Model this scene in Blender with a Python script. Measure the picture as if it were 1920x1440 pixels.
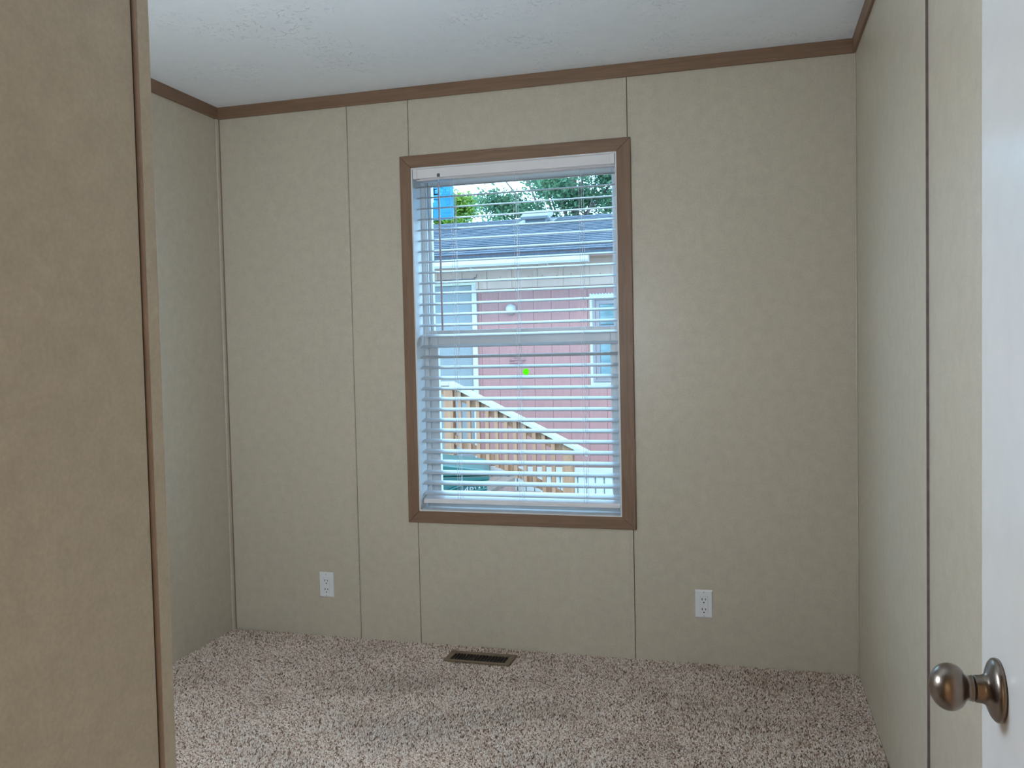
import bpy, math, random
import numpy as np
from mathutils import Vector, Matrix

for o in list(bpy.data.objects):
    bpy.data.objects.remove(o, do_unlink=True)
scene = bpy.context.scene
COL = scene.collection
random.seed(7)
rng = np.random.default_rng(7)
PI = math.pi

# ------------------------------------------------------------------ camera
cam_d = bpy.data.cameras.new('camera')
cam_d.sensor_fit = 'HORIZONTAL'
cam_d.sensor_width = 36.0
cam_d.lens = 1613.2 * 36.0 / 1920.0
cam_d.clip_start = 0.02
cam_d.clip_end = 300
cam = bpy.data.objects.new('camera', cam_d)
COL.objects.link(cam)
_r = Vector((0.9640033, 0.2650183, -0.0215172))
_u = Vector((0.0103484, 0.0434678, 0.9990012))
_f = Vector((-0.2656889, 0.9632631, -0.0391606))
M = Matrix((( _r.x, _u.x, -_f.x, 2.36299), (_r.y, _u.y, -_f.y, -3.52952), (_r.z, _u.z, -_f.z, 1.29338), (0, 0, 0, 1)))
cam.matrix_world = M
scene.camera = cam

# ------------------------------------------------------------------ view, sky, sun
vs = scene.view_settings
vs.view_transform = 'Standard'
vs.look = 'None'
vs.gamma = 1.0
vs.use_curve_mapping = False
vs.exposure = 0.0
SKY = 4.4
SUN = 2.0
HALL_W = 62.0
GLOBE = 68.0

world = bpy.data.worlds.new('overcast_sky')
scene.world = world
world.use_nodes = True
wn = world.node_tree
wn.nodes.clear()
wo = wn.nodes.new('ShaderNodeOutputWorld')
wb = wn.nodes.new('ShaderNodeBackground')
wc = wn.nodes.new('ShaderNodeTexCoord')
wz = wn.nodes.new('ShaderNodeTexNoise')
wz.inputs['Scale'].default_value = 2.2
wz.inputs['Detail'].default_value = 4
wr = wn.nodes.new('ShaderNodeValToRGB')
wr.color_ramp.elements[0].position = 0.3
wr.color_ramp.elements[0].color = (0.62, 1.17, 1.72, 1)
wr.color_ramp.elements[1].position = 0.75
wr.color_ramp.elements[1].color = (0.74, 1.28, 1.82, 1)
wn.links.new(wc.outputs['Generated'], wz.inputs['Vector'])
wn.links.new(wz.outputs['Fac'], wr.inputs['Fac'])
wn.links.new(wr.outputs['Color'], wb.inputs['Color'])
wb.inputs['Strength'].default_value = SKY
wn.links.new(wb.outputs['Background'], wo.inputs['Surface'])

sd = bpy.data.lights.new('hazy_sun', 'SUN')
sd.energy = SUN
sd.angle = math.radians(9)
sd.color = (1.0, 0.86, 0.70)
sun = bpy.data.objects.new('hazy_sun', sd)
COL.objects.link(sun)
sun.rotation_euler = Vector((-0.35, 0.62, -0.75)).to_track_quat('-Z', 'Y').to_euler()

# ------------------------------------------------------------------ material helpers
MATS = {}

def nodes_of(name):
    m = bpy.data.materials.new(name)
    m.use_nodes = True
    nt = m.node_tree
    b = nt.nodes['Principled BSDF']
    return m, nt, b

def ramp(nt, fac, stops):
    r = nt.nodes.new('ShaderNodeValToRGB')
    els = r.color_ramp.elements
    while len(els) < len(stops):
        els.new(0.5)
    for e, (p, c) in zip(els, stops):
        e.position = p
        e.color = (c[0], c[1], c[2], 1)
    nt.links.new(fac, r.inputs['Fac'])
    return r.outputs['Color']

def noise(nt, scale, detail=4, rough=0.55, stretch=None, coord='Object', dist=0.0):
    tc = nt.nodes.new('ShaderNodeTexCoord')
    v = tc.outputs[coord]
    if stretch:
        mp = nt.nodes.new('ShaderNodeMapping')
        mp.inputs['Scale'].default_value = stretch
        nt.links.new(v, mp.inputs['Vector'])
        v = mp.outputs['Vector']
    n = nt.nodes.new('ShaderNodeTexNoise')
    n.inputs['Scale'].default_value = scale
    n.inputs['Detail'].default_value = detail
    n.inputs['Roughness'].default_value = rough
    n.inputs['Distortion'].default_value = dist
    nt.links.new(v, n.inputs['Vector'])
    return n.outputs['Fac']

def bump(nt, b, height, strength, dist):
    bp = nt.nodes.new('ShaderNodeBump')
    bp.inputs['Strength'].default_value = strength
    bp.inputs['Distance'].default_value = dist
    nt.links.new(height, bp.inputs['Height'])
    nt.links.new(bp.outputs['Normal'], b.inputs['Normal'])

def mix(nt, a, b_, fac, mode='MIX'):
    mx = nt.nodes.new('ShaderNodeMix')
    mx.data_type = 'RGBA'
    mx.blend_type = mode
    if isinstance(fac, float):
        mx.inputs[0].default_value = fac
    else:
        nt.links.new(fac, mx.inputs[0])
    for i, x in ((6, a), (7, b_)):
        if isinstance(x, tuple):
            mx.inputs[i].default_value = (x[0], x[1], x[2], 1)
        else:
            nt.links.new(x, mx.inputs[i])
    return mx.outputs[2]

def simple(name, col, rough=0.5, var=0.06, scale=12, metal=0.0, spec=0.5, stretch=None, bmp=0.0):
    if name in MATS:
        return MATS[name]
    m, nt, b = nodes_of(name)
    fac = noise(nt, scale, 4, 0.55, stretch)
    lo = tuple(max(0, c * (1 - var)) for c in col)
    hi = tuple(min(1, c * (1 + var)) for c in col)
    nt.links.new(ramp(nt, fac, [(0.3, lo), (0.7, hi)]), b.inputs['Base Color'])
    b.inputs['Roughness'].default_value = rough
    b.inputs['Metallic'].default_value = metal
    b.inputs['Specular IOR Level'].default_value = spec
    if bmp:
        bump(nt, b, fac, bmp, 0.004)
    MATS[name] = m
    return m

def wall_material():
    m, nt, b = nodes_of('mottled_vinyl_panel')
    big = noise(nt, 24, 5, 0.65)
    fine = noise(nt, 170, 3, 0.6)
    c1 = ramp(nt, big, [(0.32, (0.522, 0.456, 0.360)), (0.52, (0.560, 0.492, 0.390)), (0.72, (0.598, 0.524, 0.414))])
    c2 = ramp(nt, fine, [(0.35, (0.90, 0.90, 0.89)), (0.65, (1.0, 1.0, 1.0))])
    nt.links.new(mix(nt, c1, c2, 1.0, 'MULTIPLY'), b.inputs['Base Color'])
    b.inputs['Roughness'].default_value = 0.36
    b.inputs['Specular IOR Level'].default_value = 0.5
    bump(nt, b, fine, 0.06, 0.001)
    return m
M_WALL = wall_material()

def wood_material(name, lo, mid, hi, stretch, rough=0.5, scale=3.0):
    m, nt, b = nodes_of(name)
    fac = noise(nt, scale, 6, 0.65, stretch, dist=0.6)
    nt.links.new(ramp(nt, fac, [(0.3, lo), (0.5, mid), (0.72, hi)]), b.inputs['Base Color'])
    b.inputs['Roughness'].default_value = rough
    bump(nt, b, fac, 0.12, 0.001)
    return m
TR = ((0.168, 0.092, 0.052), (0.208, 0.119, 0.069), (0.250, 0.147, 0.088))
M_TRIM_X = wood_material('brown_wood_grain_x', *TR, (1.2, 14, 26))
M_TRIM_Y = wood_material('brown_wood_grain_y', *TR, (14, 1.2, 26))
M_TRIM_Z = wood_material('brown_wood_grain_z', *TR, (26, 14, 1.2))

def ceiling_material():
    m, nt, b = nodes_of('textured_white_ceiling')
    fine = noise(nt, 16, 5, 0.6)
    nt.links.new(ramp(nt, fine, [(0.3, (0.85, 0.89, 0.92)), (0.7, (0.89, 0.925, 0.95))]), b.inputs['Base Color'])
    b.inputs['Roughness'].default_value = 0.7
    blob = noise(nt, 34, 3, 0.55, dist=1.8)
    patch = noise(nt, 3.2, 2, 0.5)
    r1 = ramp(nt, blob, [(0.60, (0, 0, 0)), (0.65, (1, 1, 1))])
    r2 = ramp(nt, patch, [(0.46, (0.05, 0.05, 0.05)), (0.62, (1, 1, 1))])
    h = mix(nt, r1, r2, 1.0, 'MULTIPLY')
    bump(nt, b, h, 0.7, 0.005)
    return m
M_CEIL = ceiling_material()

def carpet_base():
    m, nt, b = nodes_of('carpet_backing')
    n = noise(nt, 160, 3, 0.6)
    nt.links.new(ramp(nt, n, [(0.35, (0.28, 0.20, 0.155)), (0.5, (0.55, 0.44, 0.37)), (0.65, (0.80, 0.69, 0.60))]), b.inputs['Base Color'])
    b.inputs['Roughness'].default_value = 0.95
    b.inputs['Specular IOR Level'].default_value = 0.1
    bump(nt, b, n, 0.8, 0.006)
    return m
M_CARPET = carpet_base()

def yarn_material():
    m, nt, b = nodes_of('carpet_yarn')
    at = nt.nodes.new('ShaderNodeAttribute')
    at.attribute_name = 'yarn'
    n = noise(nt, 3.0, 3, 0.5)
    c = ramp(nt, n, [(0.3, (0.86, 0.84, 0.83)), (0.7, (1.0, 1.0, 1.0))])
    nt.links.new(mix(nt, at.outputs['Color'], c, 1.0, 'MULTIPLY'), b.inputs['Base Color'])
    b.inputs['Roughness'].default_value = 0.9
    b.inputs['Specular IOR Level'].default_value = 0.15
    return m
M_YARN = yarn_material()

def glass_material(name='window_glass', tint=(0.93, 0.96, 0.97), ior=1.45, light_haze=0.0):
    m = bpy.data.materials.new(name)
    m.use_nodes = True
    nt = m.node_tree
    nt.nodes.clear()
    out = nt.nodes.new('ShaderNodeOutputMaterial')
    tr = nt.nodes.new('ShaderNodeBsdfTransparent')
    tr.inputs['Color'].default_value = (*tint, 1)
    gl = nt.nodes.new('ShaderNodeBsdfGlossy')
    gl.inputs['Roughness'].default_value = 0.02
    fr = nt.nodes.new('ShaderNodeFresnel')
    fr.inputs['IOR'].default_value = ior
    mx = nt.nodes.new('ShaderNodeMixShader')
    nt.links.new(fr.outputs['Fac'], mx.inputs['Fac'])
    nt.links.new(tr.outputs['BSDF'], mx.inputs[1])
    nt.links.new(gl.outputs['BSDF'], mx.inputs[2])
    last = mx.outputs['Shader']
    if light_haze:  # translucent veil that paints pale daylight haze into the pane
        hz = nt.nodes.new('ShaderNodeBsdfTranslucent')
        hz_n = noise(nt, 4.0, 4, 0.6)
        nt.links.new(ramp(nt, hz_n, [(0.3, (0.80, 0.84, 0.86)), (0.7, (0.92, 0.94, 0.95))]), hz.inputs['Color'])
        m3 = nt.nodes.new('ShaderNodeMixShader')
        m3.inputs['Fac'].default_value = light_haze
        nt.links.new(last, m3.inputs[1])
        nt.links.new(hz.outputs['BSDF'], m3.inputs[2])
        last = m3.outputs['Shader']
    nt.links.new(last, out.inputs['Surface'])
    return m
M_GLASS = glass_material(light_haze=0.07)

def film_material(name, col, trans=0.65, clear=0.0):
    m = bpy.data.materials.new(name)
    m.use_nodes = True
    nt = m.node_tree
    nt.nodes.clear()
    out = nt.nodes.new('ShaderNodeOutputMaterial')
    d = nt.nodes.new('ShaderNodeBsdfDiffuse')
    t = nt.nodes.new('ShaderNodeBsdfTranslucent')
    n = noise(nt, 30, 3)
    c = ramp(nt, n, [(0.3, tuple(x * 0.94 for x in col)), (0.7, col)])
    nt.links.new(c, d.inputs['Color'])
    nt.links.new(c, t.inputs['Color'])
    mx = nt.nodes.new('ShaderNodeMixShader')
    mx.inputs['Fac'].default_value = trans
    nt.links.new(d.outputs['BSDF'], mx.inputs[1])
    nt.links.new(t.outputs['BSDF'], mx.inputs[2])
    last = mx.outputs['Shader']
    if clear > 0:
        tp = nt.nodes.new('ShaderNodeBsdfTransparent')
        tp.inputs['Color'].default_value = (*col, 1)
        m2 = nt.nodes.new('ShaderNodeMixShader')
        m2.inputs['Fac'].default_value = clear
        nt.links.new(last, m2.inputs[1])
        nt.links.new(tp.outputs['BSDF'], m2.inputs[2])
        last = m2.outputs['Shader']
    nt.links.new(last, out.inputs['Surface'])
    return m

M_WHITE = simple('white_painted_liner', (0.68, 0.68, 0.68), 0.45, 0.02)
M_VINYL = simple('white_vinyl_frame', (0.60, 0.61, 0.62), 0.35, 0.02)
M_BLIND = simple('white_blind_plastic', (0.47, 0.47, 0.48), 0.4, 0.015)
M_DARK = simple('dark_gap', (0.05, 0.042, 0.038), 0.8, 0.1)
M_BROWNGAP = simple('brown_seam_backing', (0.15, 0.10, 0.085), 0.8, 0.1)
M_PLATE = simple('white_outlet_plastic', (0.78, 0.77, 0.77), 0.35, 0.02)
M_SLOT = simple('black_slot', (0.012, 0.011, 0.011), 0.6, 0.1)
M_DOOR = simple('off_white_door_paint', (0.68, 0.67, 0.645), 0.2, 0.02, 30, spec=0.6)
M_NICKEL = simple('antique_nickel', (0.215, 0.172, 0.14), 0.28, 0.05, 40, metal=1.0)
M_LOUV = simple('dark_brown_louver', (0.085, 0.06, 0.042), 0.5, 0.08, 20)
M_BRONZE = simple('brown_enamel_metal', (0.185, 0.122, 0.072), 0.45, 0.08, 20)

# ------------------------------------------------------------------ mesh helpers
class MB:
    """collects vertices and faces for one mesh"""
    def __init__(self):
        self.v = []
        self.f = []
    def add(self, vs_, fs_):
        n = len(self.v)
        self.v += [tuple(x) for x in vs_]
        self.f += [tuple(i + n for i in q) for q in fs_]
        return self
    def box(self, x0, x1, y0, y1, z0, z1):
        v = [(x0, y0, z0), (x1, y0, z0), (x1, y1, z0), (x0, y1, z0), (x0, y0, z1), (x1, y0, z1), (x1, y1, z1), (x0, y1, z1)]
        return self.add(v, [(0, 3, 2, 1), (4, 5, 6, 7), (0, 1, 5, 4), (1, 2, 6, 5), (2, 3, 7, 6), (3, 0, 4, 7)])
    def prism(self, poly, axis, a, b):
        """extrude a 2D polygon along axis from a to b (poly in the two other axes, in xyz order)"""
        n = len(poly)
        def mk(p, t):
            return {'x': (t, p[0], p[1]), 'y': (p[0], t, p[1]), 'z': (p[0], p[1], t)}[axis]
        v = [mk(p, a) for p in poly] + [mk(p, b) for p in poly]
        f = [tuple(range(n - 1, -1, -1)), tuple(range(n, 2 * n))]
        f += [(i, (i + 1) % n, n + (i + 1) % n, n + i) for i in range(n)]
        return self.add(v, f)
    def tube(self, pts, rad, n=8):
        pts = [Vector(q) for q in pts]
        rads = rad if isinstance(rad, (list, tuple)) else [rad] * len(pts)
        v = []
        for i, q in enumerate(pts):
            d = (pts[min(i + 1, len(pts) - 1)] - pts[max(i - 1, 0)]).normalized()
            a = Vector((0, 0, 1)) if abs(d.z) < 0.9 else Vector((1, 0, 0))
            s = d.cross(a).normalized()
            t = s.cross(d)
            for k in range(n):
                an = 2 * PI * k / n
                v.append(q + (s * math.cos(an) + t * math.sin(an)) * rads[i])
        f = [(i * n + k, i * n + (k + 1) % n, (i + 1) * n + (k + 1) % n, (i + 1) * n + k) for i in range(len(pts) - 1) for k in range(n)]
        f += [tuple(range(n - 1, -1, -1)), tuple(range((len(pts) - 1) * n, len(pts) * n))]
        return self.add(v, f)
    def lathe(self, prof, origin, axis, n=40):
        """profile of (distance along axis, radius)"""
        o = Vector(origin)
        d = Vector(axis).normalized()
        a = Vector((0, 0, 1)) if abs(d.z) < 0.9 else Vector((1, 0, 0))
        s = d.cross(a).normalized()
        t = s.cross(d)
        v = []
        for h, r in prof:
            for k in range(n):
                an = 2 * PI * k / n
                v.append(o + d * h + (s * math.cos(an) + t * math.sin(an)) * r)
        f = [(i * n + k, (i + 1) * n + k, (i + 1) * n + (k + 1) % n, i * n + (k + 1) % n) for i in range(len(prof) - 1) for k in range(n)]
        f += [tuple(range(n)), tuple(range(len(prof) * n - 1, (len(prof) - 1) * n - 1, -1))]
        return self.add(v, f)
    def build(self, name, mat, parent=None, bevel=0.0, smooth=False, seg=2):
        me = bpy.data.meshes.new(name)
        me.from_pydata([tuple(q) for q in self.v], [], self.f)
        me.update()
        import bmesh
        bm = bmesh.new()
        bm.from_mesh(me)
        bmesh.ops.recalc_face_normals(bm, faces=bm.faces)
        if bevel:
            bmesh.ops.bevel(bm, geom=bm.edges[:], offset=bevel, segments=seg, affect='EDGES', profile=0.5)
        bm.to_mesh(me)
        bm.free()
        if smooth:
            for q in me.polygons:
                q.use_smooth = True
        me.materials.append(mat)
        o = bpy.data.objects.new(name, me)
        COL.objects.link(o)
        if parent:
            o.parent = parent
        return o

def box(name, mat, x0, x1, y0, y1, z0, z1, parent=None, bevel=0.0):
    return MB().box(x0, x1, y0, y1, z0, z1).build(name, mat, parent, bevel)

def struct(o):
    o['kind'] = 'structure'
    return o

def tag(o, label, cat, group=None):
    o['label'] = label
    o['category'] = cat
    if group:
        o['group'] = group
    return o

def empty(name, loc=(0, 0, 0)):
    o = bpy.data.objects.new(name, None)
    o.empty_display_size = 0.1
    COL.objects.link(o)
    o.location = loc
    return o

def local(o, root):
    """parent o (built in world coordinates) to an empty that stands away from the origin"""
    o.parent = root
    o.matrix_parent_inverse = Matrix.Translation(-Vector(root.location))
    return o

# ------------------------------------------------------------------ the room shell
W, H = 2.764, 2.44
WX0, WX1, WZ0, WZ1 = 0.957, 1.852, 0.595, 2.092      # window opening
TX0, TX1, TZ0, TZ1 = 0.905, 1.909, 0.5435, 2.1455    # outer edge of the casing
FRONT = -3.30                                         # wall with the doorway
CLX, CLY = 1.622, -2.573                              # corner of the closet partition
T = 0.012                                             # panel thickness

floor = struct(MB().box(-0.1, 2.9, -5.3, 0.14, -0.10, 0.0).build('floor', M_CARPET))
floor['label'] = 'speckled brown and beige carpeted floor'

# carpet pile: cut yarn tufts
def carpet():
    pitch = 0.0056
    xs = np.arange(0.003, W - 0.002, pitch)
    ys = np.arange(-2.2, -0.002, pitch)
    gx, gy = np.meshgrid(xs, ys)
    x = gx.ravel() + rng.uniform(-0.45, 0.45, gx.size) * pitch
    y = gy.ravel() + rng.uniform(-0.45, 0.45, gx.size) * pitch
    keep = (x > 0.001) & (x < W - 0.001) & (y < -0.001)
    keep &= ~((x > 1.119) & (x < 1.409) & (y > -0.199) & (y < -0.079))
    keep &= ~((x < CLX + 0.005) & (y < CLY + 0.005))
    x, y = x[keep], y[keep]
    n = x.size
    lean = 0.5 + 0.5 * np.sin(x * 5.1 + 1.3 * np.sin(y * 7.0 + x) + 0.6) * np.cos(y * 8.7 - 1.1 * np.sin(x * 4.6) + 0.4)
    h = rng.uniform(0.004, 0.0085, n)
    ang = rng.uniform(0, 2 * PI, n)
    rr = rng.uniform(0.0024, 0.0040, n)
    tipx = x + rng.normal(0, 0.0032, n)
    tipy = y + rng.normal(0, 0.0032, n) + (lean - 0.5) * 0.013
    co = np.zeros((n, 4, 3), np.float32)
    for k in range(3):
        co[:, k, 0] = np.clip(x + rr * np.cos(ang + 2 * PI * k / 3), 0.0005, W - 0.0005)
        co[:, k, 1] = np.minimum(y + rr * np.sin(ang + 2 * PI * k / 3), -0.0005)
        co[:, k, 2] = 0.0005
    co[:, 3, 0] = np.clip(tipx, 0.0005, W - 0.0005)
    co[:, 3, 1] = np.minimum(tipy, -0.0005)
    co[:, 3, 2] = h
    base = (np.arange(n) * 4)[:, None, None]
    tri = np.array([[0, 1, 3], [1, 2, 3], [2, 0, 3]])[None]
    idx = (base + tri).reshape(-1).astype(np.int32)
    me = bpy.data.meshes.new('carpet_pile')
    me.vertices.add(n * 4)
    me.vertices.foreach_set('co', co.reshape(-1))
    nt_ = n * 3
    me.loops.add(nt_ * 3)
    me.loops.foreach_set('vertex_index', idx)
    me.polygons.add(nt_)
    me.polygons.foreach_set('loop_start', np.arange(0, nt_ * 3, 3, dtype=np.int32))
    me.polygons.foreach_set('loop_total', np.full(nt_, 3, np.int32))
    me.update()
    me.validate()
    pal = np.array([[0.97, 0.87, 0.78], [0.91, 0.755, 0.64], [0.71, 0.54, 0.43], [0.42, 0.285, 0.21], [0.18, 0.11, 0.078]])
    pick = rng.choice(5, n, p=[0.24, 0.28, 0.22, 0.16, 0.10])
    c = pal[pick] * rng.uniform(0.9, 1.1, (n, 1))
    col = np.ones((n, 4, 4), np.float32)
    col[:, :, :3] = c[:, None, :]
    a = me.color_attributes.new('yarn', 'FLOAT_COLOR', 'POINT')
    a.data.foreach_set('color', col.reshape(-1))
    me.materials.append(M_YARN)
    o = bpy.data.objects.new('carpet_pile', me)
    COL.objects.link(o)
    o.parent = floor
    o['kind'] = 'stuff'
carpet()

ceiling = struct(MB().box(-0.15, 2.95, -5.3, 0.30, H, H + 0.14).build('ceiling', M_CEIL))

# back wall: core with the window hole, panels and battens as pieces
wb_ = MB()
wb_.box(-0.1, WX0, T, 0.14, 0, H)
wb_.box(WX1, 2.9, T, 0.14, 0, H)
wb_.box(WX0, WX1, T, 0.14, 0, WZ0)
wb_.box(WX0, WX1, T, 0.14, WZ1, H)
wall_back = struct(wb_.build('wall_back', M_BROWNGAP))
PB = [(0.0, 0.6555, 0, H), (0.6575, 0.9455, 0, H), (1.8985, W, 0, H),
      (0.9475, 1.8960, 0, WZ0), (0.9475, 1.8960, WZ1, H), (0.9475, WX0, WZ0, WZ1), (WX1, 1.8960, WZ0, WZ1)]
for x0, x1, z0, z1 in PB:
    box('wall_panel', M_WALL, x0, x1, 0.0, T, z0, z1, wall_back)
CB = 2.387    # underside of the crown
for x0, x1, z0, z1 in [(0.6365, 0.6545, 0.002, CB), (0.9280, 0.9450, 0.002, TZ0), (0.9280, 0.9450, TZ1, CB), (1.8790, 1.8955, 0.002, TZ0), (1.8790, 1.8955, TZ1, CB)]:
    box('batten', M_WALL, x0, x1, -0.0028, 0.0, z0, z1, wall_back, 0.0008)

# left wall
wall_left = struct(box('wall_left', M_BROWNGAP, -0.1, -T, CLY - 0.8, 0.0, 0, H))
for y0, y1 in [(-1.20, 0.0), (-2.40, -1.202), (CLY - 0.7, -2.402)]:
    box('wall_panel', M_WALL, -T, 0.0, y0, y1, 0, H, wall_left)
box('corner_batten', M_WALL, 0.0, 0.010, -0.022, 0.0, 0.002, CB, wall_left, 0.003)
box('corner_gap', simple('tan_caulk', (0.27, 0.19, 0.15), 0.8), 0.010, 0.013, -0.006, 0.0, 0.002, CB, wall_left)

# right wall, with the open brown seam
wall_right = struct(box('wall_right', M_BROWNGAP, W + T, W + 0.1, -5.2, 0.0, 0, H))
for y0, y1, st_ in [(-1.3235, 0.0, 0.0), (-2.545, -1.3255, 0.0062), (-5.2, -2.548, 0.0062)]:
    box('wall_panel', M_WALL, W + st_, W + T, y0, y1, 0, H, wall_right)
box('panel_edge', simple('raw_panel_edge', (0.150, 0.112, 0.105), 0.8, 0.25, 30), W + 0.0004, W + 0.0075, -1.3252, -1.3236, 0, H, wall_right)
box('corner_batten', M_WALL, W - 0.006, W, -0.010, 0.0, 0.002, CB, wall_right, 0.002)

# closet partition on the left of the doorway, with its outside corner strip
wall_closet = struct(MB().box(-0.1, CLX - T, CLY - 0.75, CLY - T, 0, H).build('wall_closet', M_BROWNGAP))
box('wall_panel', M_WALL, CLX - T, CLX, FRONT, CLY - 0.001, 0, H, wall_closet)
box('wall_panel', M_WALL, 0.0, CLX - 0.001, CLY - T, CLY, 0, H, wall_closet)
box('corner_strip', M_WALL, CLX, CLX + 0.0035, CLY - 0.0195, CLY + 0.0035, 0.002, H, wall_closet, 0.0012)
box('corner_strip', M_WALL, CLX - 0.025, CLX, CLY, CLY + 0.0035, 0.002, H, wall_closet, 0.0012)
MB().tube([(CLX + 0.0004, CLY - 0.0222, 0.002), (CLX + 0.0004, CLY - 0.0222, H)], 0.0034, 14).build('strip_bead', simple('brown_bead', (0.34, 0.235, 0.17), 0.6, 0.12, 20), wall_closet, smooth=True)
box('strip_gap', M_DARK, CLX, CLX + 0.0006, CLY - 0.0268, CLY - 0.0252, 0.002, H, wall_closet)

# wall with the doorway the photo is taken from, and the hall behind it
DX0, DX1, DH = 1.79, 2.645, 2.06
wf = MB().box(-0.1, DX0, FRONT - 0.11, FRONT, 0, H).box(DX1, W + 0.05, FRONT - 0.11, FRONT, 0, H).box(DX0, DX1, FRONT - 0.11, FRONT, DH, H)
wall_front = struct(wf.build('wall_front', M_WALL))
wall_hall = struct(MB().box(-0.1, 2.9, -5.3, -5.2, 0, H).box(-0.2, -0.1, -5.3, FRONT - 0.1, 0, H).build('wall_hall', M_WALL))

# crown trim
def crown(name, mat, poly, axis, a, b):
    return struct(MB().prism(poly, axis, a, b).build(name, mat, bevel=0.0015))
crown('trim_1', M_TRIM_X, [(-0.011, CB), (0.0, CB), (0.0, H), (-0.014, H)], 'x', 0.0, W)
crown('trim_2', M_TRIM_Y, [(0.0, CB), (0.011, CB), (0.014, H), (0.0, H)], 'y', CLY, -0.001)
crown('trim_3', M_TRIM_Y, [(W - 0.011, CB), (W, CB), (W, H), (W - 0.014, H)], 'y', -3.29, -0.001)

# ------------------------------------------------------------------ window
win = struct(empty('window_1', (1.4045, 0.06, 0.595)))
def wpart(o):
    return local(o, win)
# mitred casing boards
def casing(poly, mat):
    wpart(MB().prism(poly, 'y', -0.011, 0.0).build('casing_board', mat, bevel=0.0015))
g = 0.0004
casing([(TX0, TZ1), (TX1, TZ1), (WX1 - g, WZ1), (WX0 + g, WZ1)], M_TRIM_X)
casing([(TX0, TZ0), (TX1, TZ0), (WX1 - g, WZ0), (WX0 + g, WZ0)], M_TRIM_X)
casing([(TX0, TZ0 + g), (WX0, WZ0 + g), (WX0, WZ1 - g), (TX0, TZ1 - g)], M_TRIM_Z)
casing([(TX1, TZ0 + g), (WX1, WZ0 + g), (WX1, WZ1 - g), (TX1, TZ1 - g)], M_TRIM_Z)
L = 0.006   # liner thickness
IX0, IX1, IZ0, IZ1 = WX0 + L, WX1 - L, WZ0 + L, WZ1 - L
wpart(MB().box(WX0, IX0, -0.010, 0.14, WZ0, WZ1).build('jamb_liner', M_WHITE))
wpart(MB().box(IX1, WX1, -0.010, 0.14, WZ0, WZ1).build('jamb_liner', M_WHITE))
wpart(MB().box(IX0, IX1, -0.010, 0.14, IZ1, WZ1).build('head_liner', M_WHITE))
wpart(MB().box(IX0, IX1, -0.010, 0.14, WZ0, IZ0).build('sill_liner', M_WHITE))
def ring(x0, x1, z0, z1, wl, wr_, wbm, wt, y0, y1, name, mat=M_VINYL, bev=0.0015):
    m = MB()
    m.box(x0, x0 + wl, y0, y1, z0, z1)
    m.box(x1 - wr_, x1, y0, y1, z0, z1)
    m.box(x0 + wl, x1 - wr_, y0, y1, z0, z0 + wbm)
    m.box(x0 + wl, x1 - wr_, y0, y1, z1 - wt, z1)
    return m.build(name, mat, bevel=bev)
wpart(ring(IX0, IX1, IZ0, IZ1, 0.020, 0.020, 0.022, 0.022, 0.086, 0.150, 'frame'))
wpart(ring(IX0 + 0.0205, IX1 - 0.0205, IZ0 + 0.0225, IZ1 - 0.0225, 0.004, 0.004, 0.004, 0.004, 0.092, 0.098, 'frame_stop'))
up = wpart(ring(0.9765, 1.8325, 1.342, 2.060, 0.021, 0.021, 0.042, 0.028, 0.122, 0.146, 'upper_sash'))
lo = wpart(ring(0.9840, 1.8250, 0.626, 1.388, 0.040, 0.026, 0.042, 0.076, 0.096, 0.120, 'lower_sash'))
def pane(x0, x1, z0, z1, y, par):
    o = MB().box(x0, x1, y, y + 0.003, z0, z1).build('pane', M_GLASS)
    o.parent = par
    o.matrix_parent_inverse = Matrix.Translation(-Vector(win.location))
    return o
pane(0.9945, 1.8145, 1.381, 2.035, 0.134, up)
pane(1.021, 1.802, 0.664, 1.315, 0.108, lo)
latch = MB().box(1.36, 1.41, 0.100, 0.116, 1.388, 1.397).box(1.372, 1.384, 0.098, 0.122, 1.397, 1.403).build('sash_lock', M_VINYL, bevel=0.001)
latch.parent = lo
latch.matrix_parent_inverse = Matrix.Translation(-Vector(win.location))

# stickers left on the glass
ink = simple('dark_blue_ink', (0.015, 0.10, 0.26), 0.6, 0.1)
ink2 = simple('blue_ink', (0.03, 0.20, 0.45), 0.6, 0.1)
st = empty('window_sticker', (1.05, 0.132, 1.96))
tag(st, 'blue translucent printed factory sticker stuck high on the upper window pane', 'sticker')
SX0, SX1, SZ0, SZ1 = 1.004, 1.1015, 1.884, 2.040
local(box('sheet', film_material('blue_film', (0.26, 0.56, 0.72), 0.8, 0.42), SX0, SX1, 0.1335, 0.1338, SZ0, SZ1), st)
pl = MB()
def ln(u0, u1, v0, v1):
    pl.box(SX0 + u0 * (SX1 - SX0), SX0 + u1 * (SX1 - SX0), 0.1332, 0.13345, SZ0 + v0 * (SZ1 - SZ0), SZ0 + v1 * (SZ1 - SZ0))
ln(0.52, 0.74, 0.862, 0.868); ln(0.46, 0.78, 0.80, 0.806); ln(0.50, 0.74, 0.76, 0.766); ln(0.40, 0.80, 0.71, 0.717); ln(0.42, 0.70, 0.66, 0.666)
ln(0.02, 0.98, 0.600, 0.606); ln(0.34, 0.72, 0.335, 0.347); ln(0.05, 0.30, 0.30, 0.31); ln(0.10, 0.40, 0.55, 0.557); ln(0.46, 0.90, 0.555, 0.561)
ln(0.615, 0.620, 0.36, 0.92); ln(0.795, 0.800, 0.45, 0.90); ln(0.70, 0.76, 0.16, 0.166); ln(0.40, 0.90, 0.19, 0.195); ln(0.40, 0.90, 0.10, 0.105)
ln(0.69, 0.72, 0.42, 0.45); ln(0.79, 0.82, 0.42, 0.45); ln(0.30, 0.33, 0.41, 0.44)
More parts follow.
